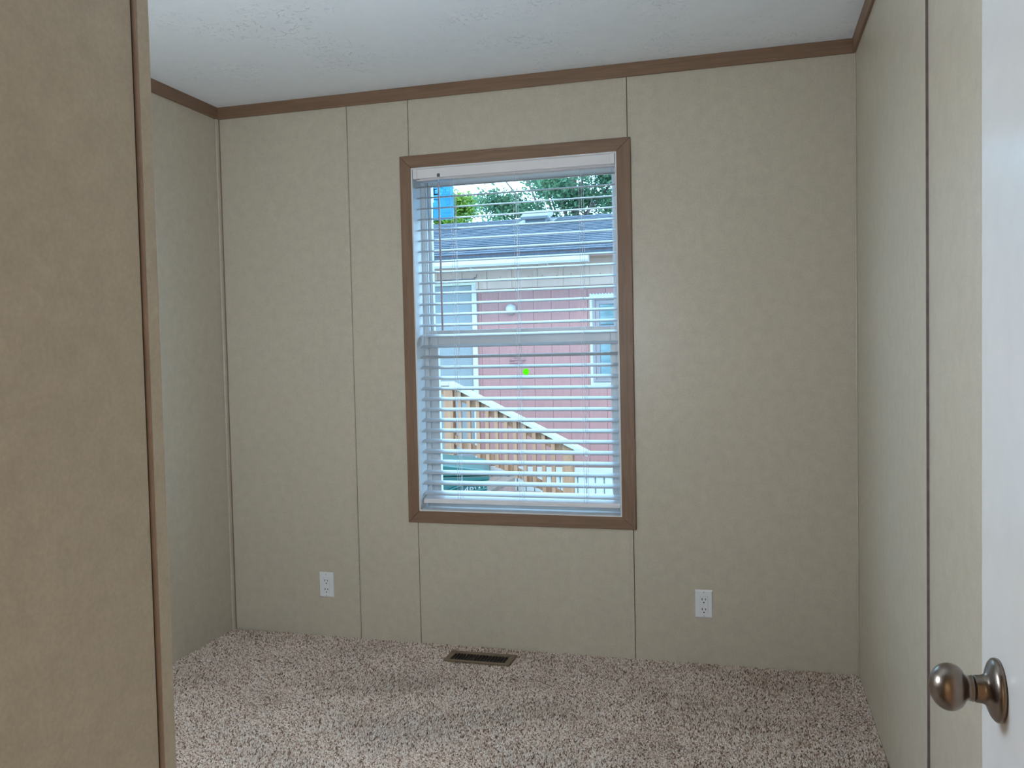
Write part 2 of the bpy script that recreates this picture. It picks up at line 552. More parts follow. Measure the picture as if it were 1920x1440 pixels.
local(pl.build('printed_lines', ink2), st)
lg = MB()
for (u0, u1, v0, v1) in [(0.03, 0.09, 0.72, 0.90), (0.03, 0.24, 0.71, 0.76), (0.03, 0.20, 0.87, 0.90), (0.03, 0.22, 0.58, 0.60)]:
    lg.box(SX0 + u0 * (SX1 - SX0), SX0 + u1 * (SX1 - SX0), 0.1330, 0.1334, SZ0 + v0 * (SZ1 - SZ0), SZ0 + v1 * (SZ1 - SZ0))
local(lg.build('printed_logo', ink), st)
gd = MB().lathe([(0, 0.0145), (0.0003, 0.0145)], (1.4244, 0.1075, 1.1984), (0, -1, 0), 32).build('round_sticker', film_material('lime_paper', (0.33, 0.80, 0.05), 0.75))
tag(gd, 'small round lime green sticker on the lower window pane', 'sticker')
et = empty('printed_label', (1.386, 0.1075, 1.242))
tag(et, 'clear label with faint grey printed lines above the round green sticker', 'label')
local(box('clear_sheet', glass_material('clear_label_film', (0.95, 0.95, 0.96), 1.05), 1.346, 1.428, 0.1076, 0.1079, 1.214, 1.268), et)
tl = MB()
for (x0, x1, z) in [(1.362, 1.410, 1.264), (1.372, 1.402, 1.258), (1.352, 1.424, 1.2485), (1.398, 1.420, 1.243), (1.352, 1.372, 1.2435), (1.352, 1.388, 1.2345), (1.392, 1.412, 1.2345), (1.352, 1.376, 1.2285), (1.360, 1.396, 1.2195)]:
    tl.box(x0, x1, 0.1073, 0.1076, z - 0.0011, z + 0.0011)
local(tl.build('printed_text', simple('grey_violet_ink', (0.19, 0.13, 0.20), 0.6)), et)

# ------------------------------------------------------------------ blind
YC = 0.045
M_VAL = simple('white_valance', (0.78, 0.75, 0.75), 0.4, 0.015)
bl = empty('window_blind', (1.404, 0.03, 0.601))
tag(bl, 'white horizontal slat blind with open slats hanging in the window', 'blind')
def bpart(o):
    return local(o, bl)
vx0, vx1 = 0.9645, 1.8435
vz0, vz1 = 2.0455, 2.0865
bpart(MB().prism([(-0.004, vz0), (0.004, vz0), (0.004, vz1), (-0.004, vz1), (-0.0055, vz1 - 0.004), (-0.0055, vz0 + 0.004)], 'x', vx0 + 0.020, vx1 - 0.020).build('valance', M_VAL))
for a, b_ in ((vx0, vx0 + 0.0195), (vx1 - 0.0195, vx1)):
    bpart(box('valance_end', M_VAL, a, b_, -0.0068, 0.03, vz0 - 0.001, vz1 + 0.0005, bevel=0.001))
bpart(box('headrail', M_VAL, vx0 + 0.004, vx1 - 0.004, 0.020, 0.070, 2.040, 2.080, bevel=0.002))
for a, b_ in ((vx0 - 0.001, vx0 + 0.040), (vx1 - 0.022, vx1 + 0.002)):
    bpart(box('mounting_bracket', M_DARK, a, b_, -0.004, 0.06, vz1 + 0.0008, vz1 + 0.0035))
bpart(box('side_gap', M_DARK, vx1 + 0.0005, vx1 + 0.002, -0.006, 0.02, vz0, vz1 + 0.002))

TILT = math.radians(15.0)
def slat_mesh(halfw, thick, x0, x1, crown_h=0.0028):
    top, bot = [], []
    n = 8
    for i in range(n + 1):
        t = -1 + 2 * i / n
        w = halfw * t
        zc = crown_h * (1 - t * t)
        e = thick * (0.5 if abs(t) < 0.99 else 0.2)
        top.append((w, zc + e))
        bot.append((w, zc - e))
    poly = []
    for (w, z) in top + bot[::-1]:
        poly.append((w * math.cos(TILT) - z * math.sin(TILT) * 1.0, w * math.sin(TILT) + z * math.cos(TILT)))
    return MB().prism(poly, 'x', x0, x1)
first = None
sx0, sx1 = 0.9675, 1.8400
for i in range(30):
    z = 2.0144 - i * (2.0144 - 0.667) / 29
    if first is None:
        first = slat_mesh(0.0245, 0.0028, sx0, sx1).build('slat', M_BLIND)
        s = first
    else:
        s = first.copy()
        COL.objects.link(s)
    s.location = (0, YC, z)
    bpart(s)
br = MB()
br.prism([(-0.0255, -0.017), (0.022, -0.007), (0.024, 0.006), (0.021, 0.012), (-0.0225, 0.0015), (-0.0255, -0.003)], 'x', sx0, sx1)
b0 = br.build('bottom_rail', M_VAL, bevel=0.0015)
b0.location = (0, YC, 0.6425)
bpart(b0)
for a, b_ in ((sx0 - 0.0015, sx0 + 0.0005), (sx1 - 0.0005, sx1 + 0.0015)):
    c0 = MB().prism([(-0.0262, -0.0177), (0.0225, -0.0078), (0.0246, 0.006), (0.021, 0.0125), (-0.0225, 0.002), (-0.0262, -0.003)], 'x', a, b_).build('end_cap', M_BLIND)
    c0.location = (0, YC, 0.6425)
    bpart(c0)
M_CORD = simple('white_cord', (0.78, 0.78, 0.80), 0.7, 0.05, 200)
for x in (1.128, 1.4085, 1.690):
    for dx, y, r_ in ((0.0, YC - 0.0262, 0.0008), (0.0, YC + 0.0262, 0.0008), (0.010, YC - 0.0262, 0.0008), (0.013, YC + 0.003, 0.0009)):
        bpart(MB().tube([(x + dx, y, 2.044), (x + dx, y, 0.645)], r_, 6).build('ladder_cord', M_CORD))
# tilt wand
M_WAND = simple('grey_violet_wand', (0.40, 0.35, 0.40), 0.3, 0.05)
wd = bpart(MB().tube([(1.0838, -0.011, 2.022), (1.0862, -0.011, 1.3855)], 0.0042, 6).build('wand', M_WAND))
bpart(MB().box(1.0765, 1.0895, -0.0105, -0.0065, 2.046, 2.060).build('tilter_clip', simple('dark_grey_clip', (0.10, 0.10, 0.12), 0.5), bevel=0.001))
hk = [(1.0835, -0.009, 2.047), (1.0835, -0.011, 2.040), (1.0862, -0.011, 2.034), (1.0872, -0.011, 2.029), (1.0850, -0.011, 2.025), (1.0826, -0.011, 2.028), (1.0836, -0.011, 2.033)]
bpart(MB().tube(hk, 0.0011, 6).build('wand_hook', M_CORD))
# pull tab ring lying on the bottom rail
bpart(MB().tube([(1.398 + 0.010 * math.cos(a * PI / 6), YC - 0.0275, 0.6285 + 0.004 * math.sin(a * PI / 6)) for a in range(13)], 0.0007, 5).build('cord_loop', M_CORD))

# ------------------------------------------------------------------ wall outlets
def outlet(xc, zc, label):
    w, h = 0.070, 0.1155
    root = empty('wall_outlet', (xc, 0, zc - h / 2))
    tag(root, label, 'outlet', 'duplex outlets on the window wall')
    # bevelled cover plate with the rectangular device opening
    bx_, bz_ = w / 2, h / 2
    m = MB()
    outer = [(-bx_, -bz_), (bx_, -bz_), (bx_, bz_), (-bx_, bz_)]
    fr = [(-bx_ + 0.0035, -bz_ + 0.006), (bx_ - 0.0035, -bz_ + 0.006), (bx_ - 0.0035, bz_ - 0.006), (-bx_ + 0.0035, bz_ - 0.006)]
    hole = [(-0.0172, -0.0342), (0.0172, -0.0342), (0.0172, 0.0342), (-0.0172, 0.0342)]
    vs_ = [(a, 0.0, b_) for a, b_ in outer] + [(a, -0.0015, b_) for a, b_ in outer] + [(a, -0.0062, b_) for a, b_ in fr] + [(a, -0.0062, b_) for a, b_ in hole] + [(a, -0.001, b_) for a, b_ in hole]
    fs_ = []
    for k in range(4):
        j = (k + 1) % 4
        for s in (0, 4, 8, 12):
            fs_.append((s + k, s + j, s + 4 + j, s + 4 + k))
    m.add(vs_, fs_)
    o = m.build('cover_plate', M_PLATE)
    o.parent = root
    o.location = (0, 0, h / 2)
    d = MB().box(-0.0166, 0.0166, -0.0068, -0.001, -0.0336, 0.0336).build('receptacle', M_PLATE, bevel=0.0006)
    d.parent = root
    d.location = (0, 0, h / 2)
    for s in (0.0205, -0.0200):
        for k in (-1, 1):
            hh = 0.0045 if k < 0 else 0.0038
            q = MB().box(k * 0.0066 - 0.0016, k * 0.0066 + 0.0016, -0.00695, -0.0060, s - hh, s + hh).build('slot', M_SLOT)
            q.parent = d
        q = MB().lathe([(0, 0.0029), (0.0009, 0.0029)], (0, -0.0060, s - 0.0130), (0, -1, 0), 14).build('ground_hole', M_SLOT)
        q.parent = d
    for s in (0.0484, -0.0484):
        q = MB().lathe([(0, 0.0028), (0.0008, 0.0026)], (0, -0.0060, s), (0, -1, 0), 14).build('screw', simple('screw_grey', (0.42, 0.42, 0.42), 0.4, 0.05))
        q.parent = o
outlet(0.4905, 0.2405, 'white duplex outlet nearest the left corner, left of the window')
outlet(2.1770, 0.2490, 'white duplex outlet to the right of the window, nearer the right corner')

# ------------------------------------------------------------------ floor register
reg = empty('floor_register', (1.264, -0.139, 0.0))
tag(reg, 'brown metal floor vent register set in the carpet under the window', 'vent')
rx0, rx1, ry0, ry1 = 1.121, 1.407, -0.1965, -0.081
ox0, ox1, oy0, oy1 = rx0 + 0.024, rx1 - 0.024, ry0 + 0.014, ry1 - 0.022
rm = MB()
rm.box(rx0, ox0, ry0, ry1, 0.004, 0.0105).box(ox1, rx1, ry0, ry1, 0.004, 0.0105)
rm.box(ox0, ox1, ry0, oy0, 0.004, 0.0105).box(ox0, ox1, oy1, ry1, 0.004, 0.0105)
local(rm.build('rim', M_BRONZE, bevel=0.0012), reg)
local(box('duct', M_SLOT, ox0 - 0.002, ox1 + 0.002, oy0 - 0.002, oy1 + 0.002, 0.0006, 0.003), reg)
NL = 17
lv0 = None
for k in range(1, NL):
    x = ox0 + (ox1 - ox0) * k / NL
    if lv0 is None:
        lv0 = MB().prism([(-0.0009, 0.0032), (0.0009, 0.0032), (0.0009, 0.0095), (-0.0009, 0.0095)], 'y', oy0, oy1).build('louver', M_LOUV)
        q = lv0
    else:
        q = lv0.copy()
        COL.objects.link(q)
    q.location = (x, 0, 0)
    local(q, reg)
local(MB().box(ox0 + 0.052, ox0 + 0.058, -0.128, -0.118, 0.006, 0.0125).build('damper_lever', M_BRONZE, bevel=0.0008), reg)

# ------------------------------------------------------------------ open door on the right
DF = 2.600
door = struct(empty('door_1', (DF + 0.0175, -3.285, 0.0)))
local(box('door_leaf', M_DOOR, DF, DF + 0.035, -3.285, -2.522, 0.015, 2.035, bevel=0.0015), door)
kz, ky = 0.945, -2.590
kn = empty('door_knob', (DF, ky, kz))
kn.scale = (0.84, 0.94, 0.94)
kn.parent = door
kn.matrix_parent_inverse = Matrix.Translation(-Vector(door.location))
def kpart(prof, name, mat=M_NICKEL):
    o = MB().lathe(prof, (0, 0, 0), (-1, 0, 0), 56).build(name, mat, smooth=True)
    o.parent = kn
    return o
ros = [(0.0, 0.0325), (0.003, 0.0332), (0.006, 0.0325), (0.009, 0.0295), (0.0115, 0.0245), (0.0135, 0.0190), (0.016, 0.0158), (0.020, 0.0145), (0.026, 0.0142), (0.0275, 0.0136)]
kpart(ros, 'rosette')
kpart([(0.0270, 0.0128), (0.0290, 0.0128)], 'collar', M_DARK)
ball = [(0.0285, 0.0134), (0.0300, 0.0138), (0.0325, 0.0130), (0.0355, 0.0132), (0.0385, 0.0158)]
for k in range(0, 15):
    a = math.radians(52 + k * 9.0)
    ball.append((0.0545 - 0.0225 * math.cos(a), 0.0248 * math.sin(a)))
ball.append((0.0772, 0.0005))
kpart(ball, 'knob')

# ------------------------------------------------------------------ added warm fill lamp in the unseen hall behind the camera
hl = empty('hall_fill_lamp', (0.45, -4.30, H))
tag(hl, 'added warm fill lamp, round and flush, on the unseen hall ceiling behind the doorway', 'lamp')
lampglass, nt_, b_ = nodes_of('fill_lamp_glass')
b_.inputs['Base Color'].default_value = (0.9, 0.88, 0.84, 1)
b_.inputs['Emission Color'].default_value = (1.0, 0.82, 0.62, 1)
b_.inputs['Emission Strength'].default_value = 4.0
local(MB().lathe([(0, 0.16), (0.02, 0.165), (0.03, 0.16)], (0.45, -4.30, H), (0, 0, -1), 32).build('lamp_base', M_WHITE, smooth=True), hl)
local(MB().lathe([(0.03, 0.15), (0.05, 0.14), (0.07, 0.11), (0.082, 0.06), (0.085, 0.004)], (0.45, -4.30, H), (0, 0, -1), 32).build('lamp_shade', lampglass, smooth=True), hl)
ld = bpy.data.lights.new('hall_fill_light', 'AREA')
ld.shape = 'DISK'
ld.size = 0.34
ld.energy = HALL_W
ld.color = (1.0, 0.86, 0.68)
lo_ = bpy.data.objects.new('hall_fill_light', ld)
COL.objects.link(lo_)
lo_.location = (0.45, -4.30, H - 0.09)

# ------------------------------------------------------------------ added fill lamp, hidden behind the closet corner to brighten the room
FLX, FLY, FLZ = 1.25, -2.36, 1.36
fl = empty('added_fill_lamp', (FLX, FLY, 0.0))
tag(fl, 'added unseen fill lamp, slim and white with round globe, in the corner beside the closet', 'lamp')
local(MB().lathe([(0.012, 0.13), (0.026, 0.135), (0.036, 0.125), (0.042, 0.02)], (FLX, FLY, 0), (0, 0, 1), 32).build('base', M_WHITE, smooth=True), fl)
local(MB().tube([(FLX, FLY, 0.04), (FLX, FLY, FLZ - 0.13)], 0.012, 14).build('pole', M_WHITE, smooth=True), fl)
local(MB().lathe([(0, 0.030), (0.02, 0.045), (0.03, 0.045)], (FLX, FLY, FLZ - 0.158), (0, 0, 1), 24).build('socket', M_WHITE, smooth=True), fl)
globe, nt_, b_ = nodes_of('fill_globe_glow')
b_.inputs['Base Color'].default_value = (0.9, 0.9, 0.9, 1)
b_.inputs['Emission Color'].default_value = (0.70, 0.85, 1.02, 1)
b_.inputs['Emission Strength'].default_value = GLOBE
local(MB().lathe([(-0.14 * math.cos(PI * k / 20), max(0.003, 0.14 * math.sin(PI * k / 20))) for k in range(21)], (FLX, FLY, FLZ), (0, 0, 1), 40).build('globe', globe, smooth=True), fl)

# ================================================================== outside
GZ = -0.62
ground = struct(MB().box(-30, 30, 0.14, 60, GZ - 0.1, GZ).build('ground', simple('gravel_and_grass', (0.20, 0.20, 0.15), 0.95, 0.35, 6)))

NY = 5.90
house = empty('neighbor_house', (0, NY, GZ))
tag(house, 'red sided single storey home with grey shingle roof seen through the window', 'house')
def hp(o):
    return local(o, house)
M_RED = simple('faded_red_siding', (0.250, 0.116, 0.104), 0.75, 0.07, 5, stretch=(6, 6, 1))
M_TAN = simple('pale_tan_siding', (0.41, 0.285, 0.225), 0.75, 0.05, 5)
M_REDTRIM = simple('red_brown_trim', (0.145, 0.073, 0.059), 0.7, 0.08)
M_HWHITE = simple('white_exterior_paint', (0.350, 0.333, 0.312), 0.5, 0.03)
M_SKIRT = simple('white_vinyl_skirting', (0.383, 0.393, 0.373), 0.5, 0.04, 3)
M_DOORX = simple('pale_exterior_door', (0.145, 0.155, 0.155), 0.5, 0.04)
EX0, EX1 = -5.0, 5.0
hp(MB().box(EX0, EX1, NY + 0.02, NY + 4.4, GZ, 2.30).build('house_body', M_RED))
# red boards, 8 inch spacing
bd = None
x = 0.033 - 25 * 0.205
while x < 5.0:
    if not (-1.72 < x + 0.1 < -0.66):
        if bd is None:
            bd = MB().prism([(0.0, NY), (0.2018, NY), (0.2035, NY + 0.02), (-0.003, NY + 0.02)], 'z', -0.015, 2.0).build('siding_board', M_RED)
            q = bd
        else:
            q = bd.copy()
            COL.objects.link(q)
        q.location = (x, 0, 0)
        hp(q)
    x += 0.205
# narrow filler next to the door casing
hp(box('siding_board', M_RED, -0.64, -0.585, NY, NY + 0.02, -0.015, 2.0))
# tan upper boards with battens
x = -0.552 - 15 * 0.2955
k = 0
while x < 5.0:
    over_door = (-1.75 < x + 0.15 < -0.62)
    z0 = 2.095 if over_door else 1.995
    hp(box('upper_board', M_TAN, x, x + 0.2955, NY - 0.028, NY + 0.02, z0, 2.305))
    hp(box('upper_batten', M_TAN, x, x + 0.050, NY - 0.036, NY - 0.028, z0, 2.300))
    x += 0.2955
for a, b_ in ((EX0, -1.70), (-0.628, EX1)):
    hp(box('drip_trim', M_REDTRIM, a, b_, NY - 0.040, NY + 0.01, 1.976, 1.994))
hp(box('upper_board', M_TAN, -0.629, -0.5525, NY - 0.028, NY + 0.02, 1.995, 2.094))
hp(box('end_trim', M_TAN, -0.629, -0.604, NY - 0.042, NY - 0.029, 1.995, 2.10))
nl = MB()
for i in range(46):
    xx = -3.6 + i * 0.163
    nl.lathe([(0, 0.0075), (0.003, 0.006)], (xx, NY - 0.028, 2.118 + 0.006 * math.sin(i * 2.3)), (0, -1, 0), 8)
no_ = hp(nl.build('rusty_nails', simple('rust', (0.26, 0.15, 0.10), 0.8)))
no_['kind'] = 'stuff'
# skirting: cap and ribbed panels
hp(box('skirting_cap', M_HWHITE, EX0, EX1, NY - 0.030, NY + 0.02, -0.125, -0.030, bevel=0.004))
hp(box('lower_trim', M_REDTRIM, EX0, EX1, NY - 0.012, NY + 0.02, -0.030, -0.010))
sk = None
x = -5.0
while x < 5.0:
    if sk is None:
        sk = MB().prism([(0.002, NY + 0.004), (0.012, NY - 0.008), (0.085, NY - 0.008), (0.095, NY + 0.004), (0.098, NY + 0.02), (0.0, NY + 0.02)], 'z', GZ, -0.125).build('skirting_panel', M_SKIRT)
        q = sk
    else:
        q = sk.copy()
        COL.objects.link(q)
    q.location = (x, 0, 0)
    hp(q)
    x += 0.100
# eave: soffit, fascia, gutter
EY, EZ = 5.52, 2.335
hp(box('soffit', M_TAN, EX0 - 0.2, EX1 + 0.2, EY, NY + 0.02, 2.285, 2.300))
hp(box('fascia', M_REDTRIM, EX0 - 0.2, EX1 + 0.2, EY - 0.018, EY, 2.270, 2.345))
gut = hp(MB().prism([(EY - 0.115, 2.282), (EY - 0.108, 2.282), (EY - 0.100, 2.235), (EY - 0.085, 2.216), (EY - 0.026, 2.216), (EY - 0.026, 2.282), (EY - 0.020, 2.282), (EY - 0.020, 2.208), (EY - 0.092, 2.208), (EY - 0.108, 2.232)], 'x', -3.4, 0.745).build('gutter', M_HWHITE))
for gx in (0.745, -3.402):
    q = MB().prism([(EY - 0.116, 2.284), (EY - 0.108, 2.230), (EY - 0.092, 2.206), (EY - 0.018, 2.206), (EY - 0.018, 2.284)], 'x', gx, gx + 0.004).build('gutter_cap', M_HWHITE)
    hp(q)
for gx in (-0.56, 0.30, -1.45, -2.3):
    hp(MB().tube([(gx, EY - 0.100, 2.228), (gx + 0.006, EY - 0.06, 2.196), (gx + 0.03, EY - 0.01, 2.176), (gx + 0.04, EY + 0.03, 2.19)], 0.009, 8).build('gutter_bracket', M_HWHITE))
# roof with shingle courses
M_SHING, nt_, b_ = nodes_of('grey_asphalt_shingles')
n1 = noise(nt_, 4.0, 4, 0.6, (7, 1, 1))
n2 = noise(nt_, 60, 2, 0.6)
c1 = ramp(nt_, n1, [(0.3, (0.026, 0.034, 0.048)), (0.7, (0.046, 0.056, 0.074))])
c2 = ramp(nt_, n2, [(0.3, (0.8, 0.8, 0.8)), (0.7, (1, 1, 1))])
nt_.links.new(mix(nt_, c1, c2, 1.0, 'MULTIPLY'), b_.inputs['Base Color'])
b_.inputs['Roughness'].default_value = 0.9
RY, RZ = 8.05, 3.085
y0, z0 = EY - 0.03, EZ + 0.01
Ln = math.hypot(RY - y0, RZ - z0)
dy, dz = (RY - y0) / Ln, (RZ - z0) / Ln
rf = MB()
nc = int(Ln / 0.128)
rx_a, rx_b = EX0 - 0.25, EX1 + 0.25
for i in range(nc + 1):
    s0 = i * 0.128
    s1 = min(s0 + 0.15, Ln)
    offs = 0.15 * (i % 2)
    xx = rx_a
    while xx < rx_b:
        xe = min(xx + 0.30 - (offs if xx == rx_a else 0), rx_b)
        th = 0.010 + 0.004 * random.random()
        a = (y0 + dy * s0, z0 + dz * s0)
        c = (y0 + dy * s1, z0 + dz * s1)
        v = [(xx + 0.003, a[0], a[1]), (xe, a[0], a[1]), (xe, c[0], c[1]), (xx + 0.003, c[0], c[1])]
        v += [(xx + 0.003, a[0] - dz * th, a[1] + dy * th), (xe, a[0] - dz * th, a[1] + dy * th), (xe, c[0] - dz * 0.003, c[1] + dy * 0.003), (xx + 0.003, c[0] - dz * 0.003, c[1] + dy * 0.003)]
        rf.add(v, [(0, 3, 2, 1), (4, 5, 6, 7), (0, 1, 5, 4), (1, 2, 6, 5), (2, 3, 7, 6), (3, 0, 4, 7)])
        xx = xe
shg = hp(rf.build('shingles', M_SHING))
shg['kind'] = 'stuff'
hp(MB().prism([(y0, z0 - 0.012), (RY, RZ - 0.004), (RY + 2.5, z0 - 0.012), (RY + 2.5, z0 - 0.05), (y0, z0 - 0.05)], 'x', rx_a, rx_b).build('roof_deck', M_SHING))
hp(MB().prism([(RY - 0.12, RZ - 0.028), (RY, RZ + 0.016), (RY + 0.12, RZ - 0.028), (RY, RZ - 0.01)], 'x', rx_a, rx_b).build('ridge_cap', M_SHING))
# roof vent
M_VENT = simple('grey_galvanised_vent', (0.112, 0.119, 0.125), 0.45, 0.08, 8, metal=0.3)
def roofpt(s, up):
    return (y0 + dy * s - dz * up, z0 + dz * s + dy * up)
vb = MB()
a, b_, c, d = roofpt(2.08, 0.012), roofpt(2.50, 0.012), roofpt(2.50, 0.018), roofpt(2.08, 0.018)
vb.prism([a, b_, c, d], 'x', -0.59, -0.10)
hp(vb.build('vent_flashing', M_VENT))
a, b_, c, d = roofpt(2.18, 0.018), roofpt(2.46, 0.018), roofpt(2.46, 0.10), roofpt(2.18, 0.10)
hp(MB().prism([a, b_, c, d], 'x', -0.47, -0.20).build('vent_throat', simple('dark_vent_throat', (0.09, 0.10, 0.12), 0.6)))
a, b_, c, d, e = roofpt(2.13, 0.070), roofpt(2.49, 0.070), roofpt(2.49, 0.125), roofpt(2.40, 0.150), roofpt(2.13, 0.115)
hp(MB().prism([a, b_, c, d, e], 'x', -0.52, -0.15).build('vent_hood', M_VENT, bevel=0.008))

# front door of the neighbouring home
dx0, dx1, dz0, dz1 = -1.60, -0.690, 0.030, 2.045
hp(box('door_casing', M_HWHITE, dx1 + 0.003, -0.630, NY - 0.030, NY + 0.02, 0.0, 2.095, bevel=0.003))
hp(box('door_casing', M_HWHITE, dx0 - 0.065, dx0 - 0.003, NY - 0.030, NY + 0.02, 0.0, 2.095, bevel=0.003))
hp(box('door_head', simple('cream_door_head', (0.41, 0.41, 0.31), 0.6), dx0 - 0.065, -0.630, NY - 0.034, NY + 0.02, 2.048, 2.096, bevel=0.003))
fd = hp(box('front_door', M_DOORX, dx0, dx1, NY + 0.004, NY + 0.02, dz0, dz1))
def dpart(o):
    o.parent = fd
    o.matrix_parent_inverse = Matrix.Translation(-Vector(house.location))
    return o
def dpanel(x0, x1, z0, z1):
    m = MB()
    w = 0.022
    for (a, b_, c, d) in ((x0, x1, z0, z0 + w), (x0, x1, z1 - w, z1), (x0, x0 + w, z0 + w, z1 - w), (x1 - w, x1, z0 + w, z1 - w)):
        m.box(a, b_, NY - 0.006, NY + 0.004, c, d)
    m.box(x0 + 0.055, x1 - 0.055, NY - 0.004, NY + 0.004, z0 + 0.055, z1 - 0.055)
    dpart(m.build('door_panel', M_DOORX, bevel=0.003))
for xa, xb in ((-1.035, -0.805), (-1.475, -1.245)):
    dpanel(xa, xb, 1.715, 1.925)
    dpanel(xa, xb, 1.045, 1.605)
    dpanel(xa, xb, 0.20, 0.915)
dk = MB().lathe([(0, 0.028), (0.006, 0.028), (0.010, 0.012), (0.030, 0.011), (0.036, 0.022), (0.048, 0.027), (0.060, 0.024), (0.068, 0.010)], (-0.735, NY + 0.004, 0.940), (0, -1, 0), 24).build('brass_knob', simple('pale_brass', (0.62, 0.50, 0.24), 0.3, 0.05, 20, metal=0.8), smooth=True)
dpart(dk)
# cable sagging along the door head
hp(MB().tube([(-1.75, NY - 0.040, 2.112), (-1.2, NY - 0.040, 2.108), (-0.75, NY - 0.040, 2.116), (-0.66, NY - 0.042, 2.112), (-0.638, NY - 0.044, 2.104), (-0.648, NY - 0.044, 2.132), (-0.622, NY - 0.046, 2.128), (-0.612, NY - 0.046, 2.165)], 0.0052, 6).build('cable', simple('black_cable', (0.10, 0.10, 0.13), 0.6)))
# porch lamp: round white base with a jelly jar globe below
lamp = hp(MB().lathe([(0, 0.062), (0.012, 0.063), (0.035, 0.058), (0.062, 0.042), (0.078, 0.020), (0.082, 0.002)], (-0.228, NY, 1.757), (0, -1, 0), 28).build('porch_lamp', M_HWHITE, smooth=True))
def lpart(o):
    o.parent = lamp
    o.matrix_parent_inverse = Matrix.Translation(-Vector(house.location))
lpart(MB().lathe([(0, 0.030), (0.030, 0.040), (0.040, 0.040)], (-0.240, NY - 0.060, 1.735), (0, -0.1, -1), 24).build('lamp_socket', M_HWHITE, smooth=True))
lpart(MB().lathe([(0, 0.028), (0.02, 0.034), (0.05, 0.032), (0.075, 0.024), (0.088, 0.004)], (-0.240, NY - 0.066, 1.696), (0, -0.05, -1), 24).build('lamp_globe', simple('milky_globe', (0.50, 0.58, 0.60), 0.25, 0.05, 20), smooth=True))
# window of the neighbouring home
nx0, nx1, nz0, nz1 = 0.672, 1.560, 0.890, 1.890
M_NGREY = simple('grey_aluminium_frame', (0.158, 0.132, 0.132), 0.5, 0.05, 10)
def nring(x0, x1, z0, z1, w, y0, y1, name, mat):
    return hp(ring(x0, x1, z0, z1, w, w, w, w, y0, y1, name, mat, 0.002))
nw = nring(nx0, nx1, nz0, nz1, 0.034, NY - 0.014, NY, 'window_flange', M_HWHITE)
nring(nx0 + 0.035, nx1 - 0.035, nz0 + 0.035, nz1 - 0.035, 0.030, NY - 0.030, NY, 'window_frame', M_NGREY)
nring(nx0 + 0.066, nx1 - 0.066, nz0 + 0.066, nz1 - 0.066, 0.045, NY - 0.020, NY, 'window_sash', M_NGREY)
hp(box('window_sash_rail', M_NGREY, nx0 + 0.112, nx1 - 0.112, NY - 0.018, NY, 1.350, 1.395))
M_NPANE, nt_, b_ = nodes_of('curtained_blue_pane')
cn = noise(nt_, 5, 3, 0.6, (1, 1, 7))
nt_.links.new(ramp(nt_, cn, [(0.35, (0.08, 0.13, 0.14)), (0.65, (0.125, 0.18, 0.185))]), b_.inputs['Base Color'])
b_.inputs['Roughness'].default_value = 0.08
for za, zb in ((nz0 + 0.112, 1.349), (1.396, nz1 - 0.112)):
    hp(box('window_pane', M_NPANE, nx0 + 0.112, nx1 - 0.112, NY - 0.008, NY - 0.001, za, zb))
hp(MB().prism([(0.790, 1.500), (0.905, 1.500), (0.945, 1.540), (0.790, 1.540)], 'y', NY - 0.012, NY - 0.0085).build('window_decal', simple('bright_blue_decal', (0.04, 0.20, 0.55), 0.4)))
hp(box('window_bar', M_DARK, 0.790, 1.04, NY - 0.012, NY - 0.0085, 1.548, 1.560))
sc = MB()
for i in range(26):
    sc.lathe([(0, 0.016), (0.010, 0.012)], (nx0 + 0.012 + i * 0.034, NY - 0.002, nz1 - 0.002), (0, -1, 0), 10)
for i in range(15):
    sc.lathe([(0, 0.006), (0.004, 0.005)], (nx0 + 0.010, NY - 0.014, nz0 + 0.03 + i * 0.066), (0, -1, 0), 8)
so = hp(sc.build('caulk_beads', M_HWHITE))
so['kind'] = 'stuff'

# ------------------------------------------------------------------ wooden landing and stair with railing
M_LUM = wood_material('new_lumber', (0.190, 0.088, 0.045), (0.245, 0.122, 0.064), (0.290, 0.158, 0.088), (9, 9, 1.0), 0.7, 4)
M_LUMP = wood_material('weathered_lumber', (0.185, 0.132, 0.106), (0.231, 0.178, 0.145), (0.264, 0.205, 0.172), (2, 9, 9), 0.8, 4)
M_CAP = wood_material('pale_rail_cap', (0.264, 0.244, 0.218), (0.310, 0.290, 0.264), (0.343, 0.323, 0.297), (1.5, 9, 9), 0.6, 4)  # cap tone, paler than the other lumber
stair = empty('porch_stair', (0.0, 5.25, GZ))
tag(stair, 'wooden porch landing and stair with slatted handrail before the red house', 'stair')
def sp(o):
    return local(o, stair)
RYY = 4.70
LZ = 0.02            # landing height
for i in range(8):   # landing boards run along x
    ya = 4.66 + i * 0.150
    sp(box('deck_board', M_LUMP, -2.20, -0.50, ya, ya + 0.143, LZ - 0.038, LZ))
sp(box('landing_joist', M_LUM, -2.20, -0.50, 4.662, 4.700, LZ - 0.185, LZ - 0.039))
sp(box('landing_joist', M_LUM, -0.540, -0.502, 4.701, 5.84, LZ - 0.185, LZ - 0.039))
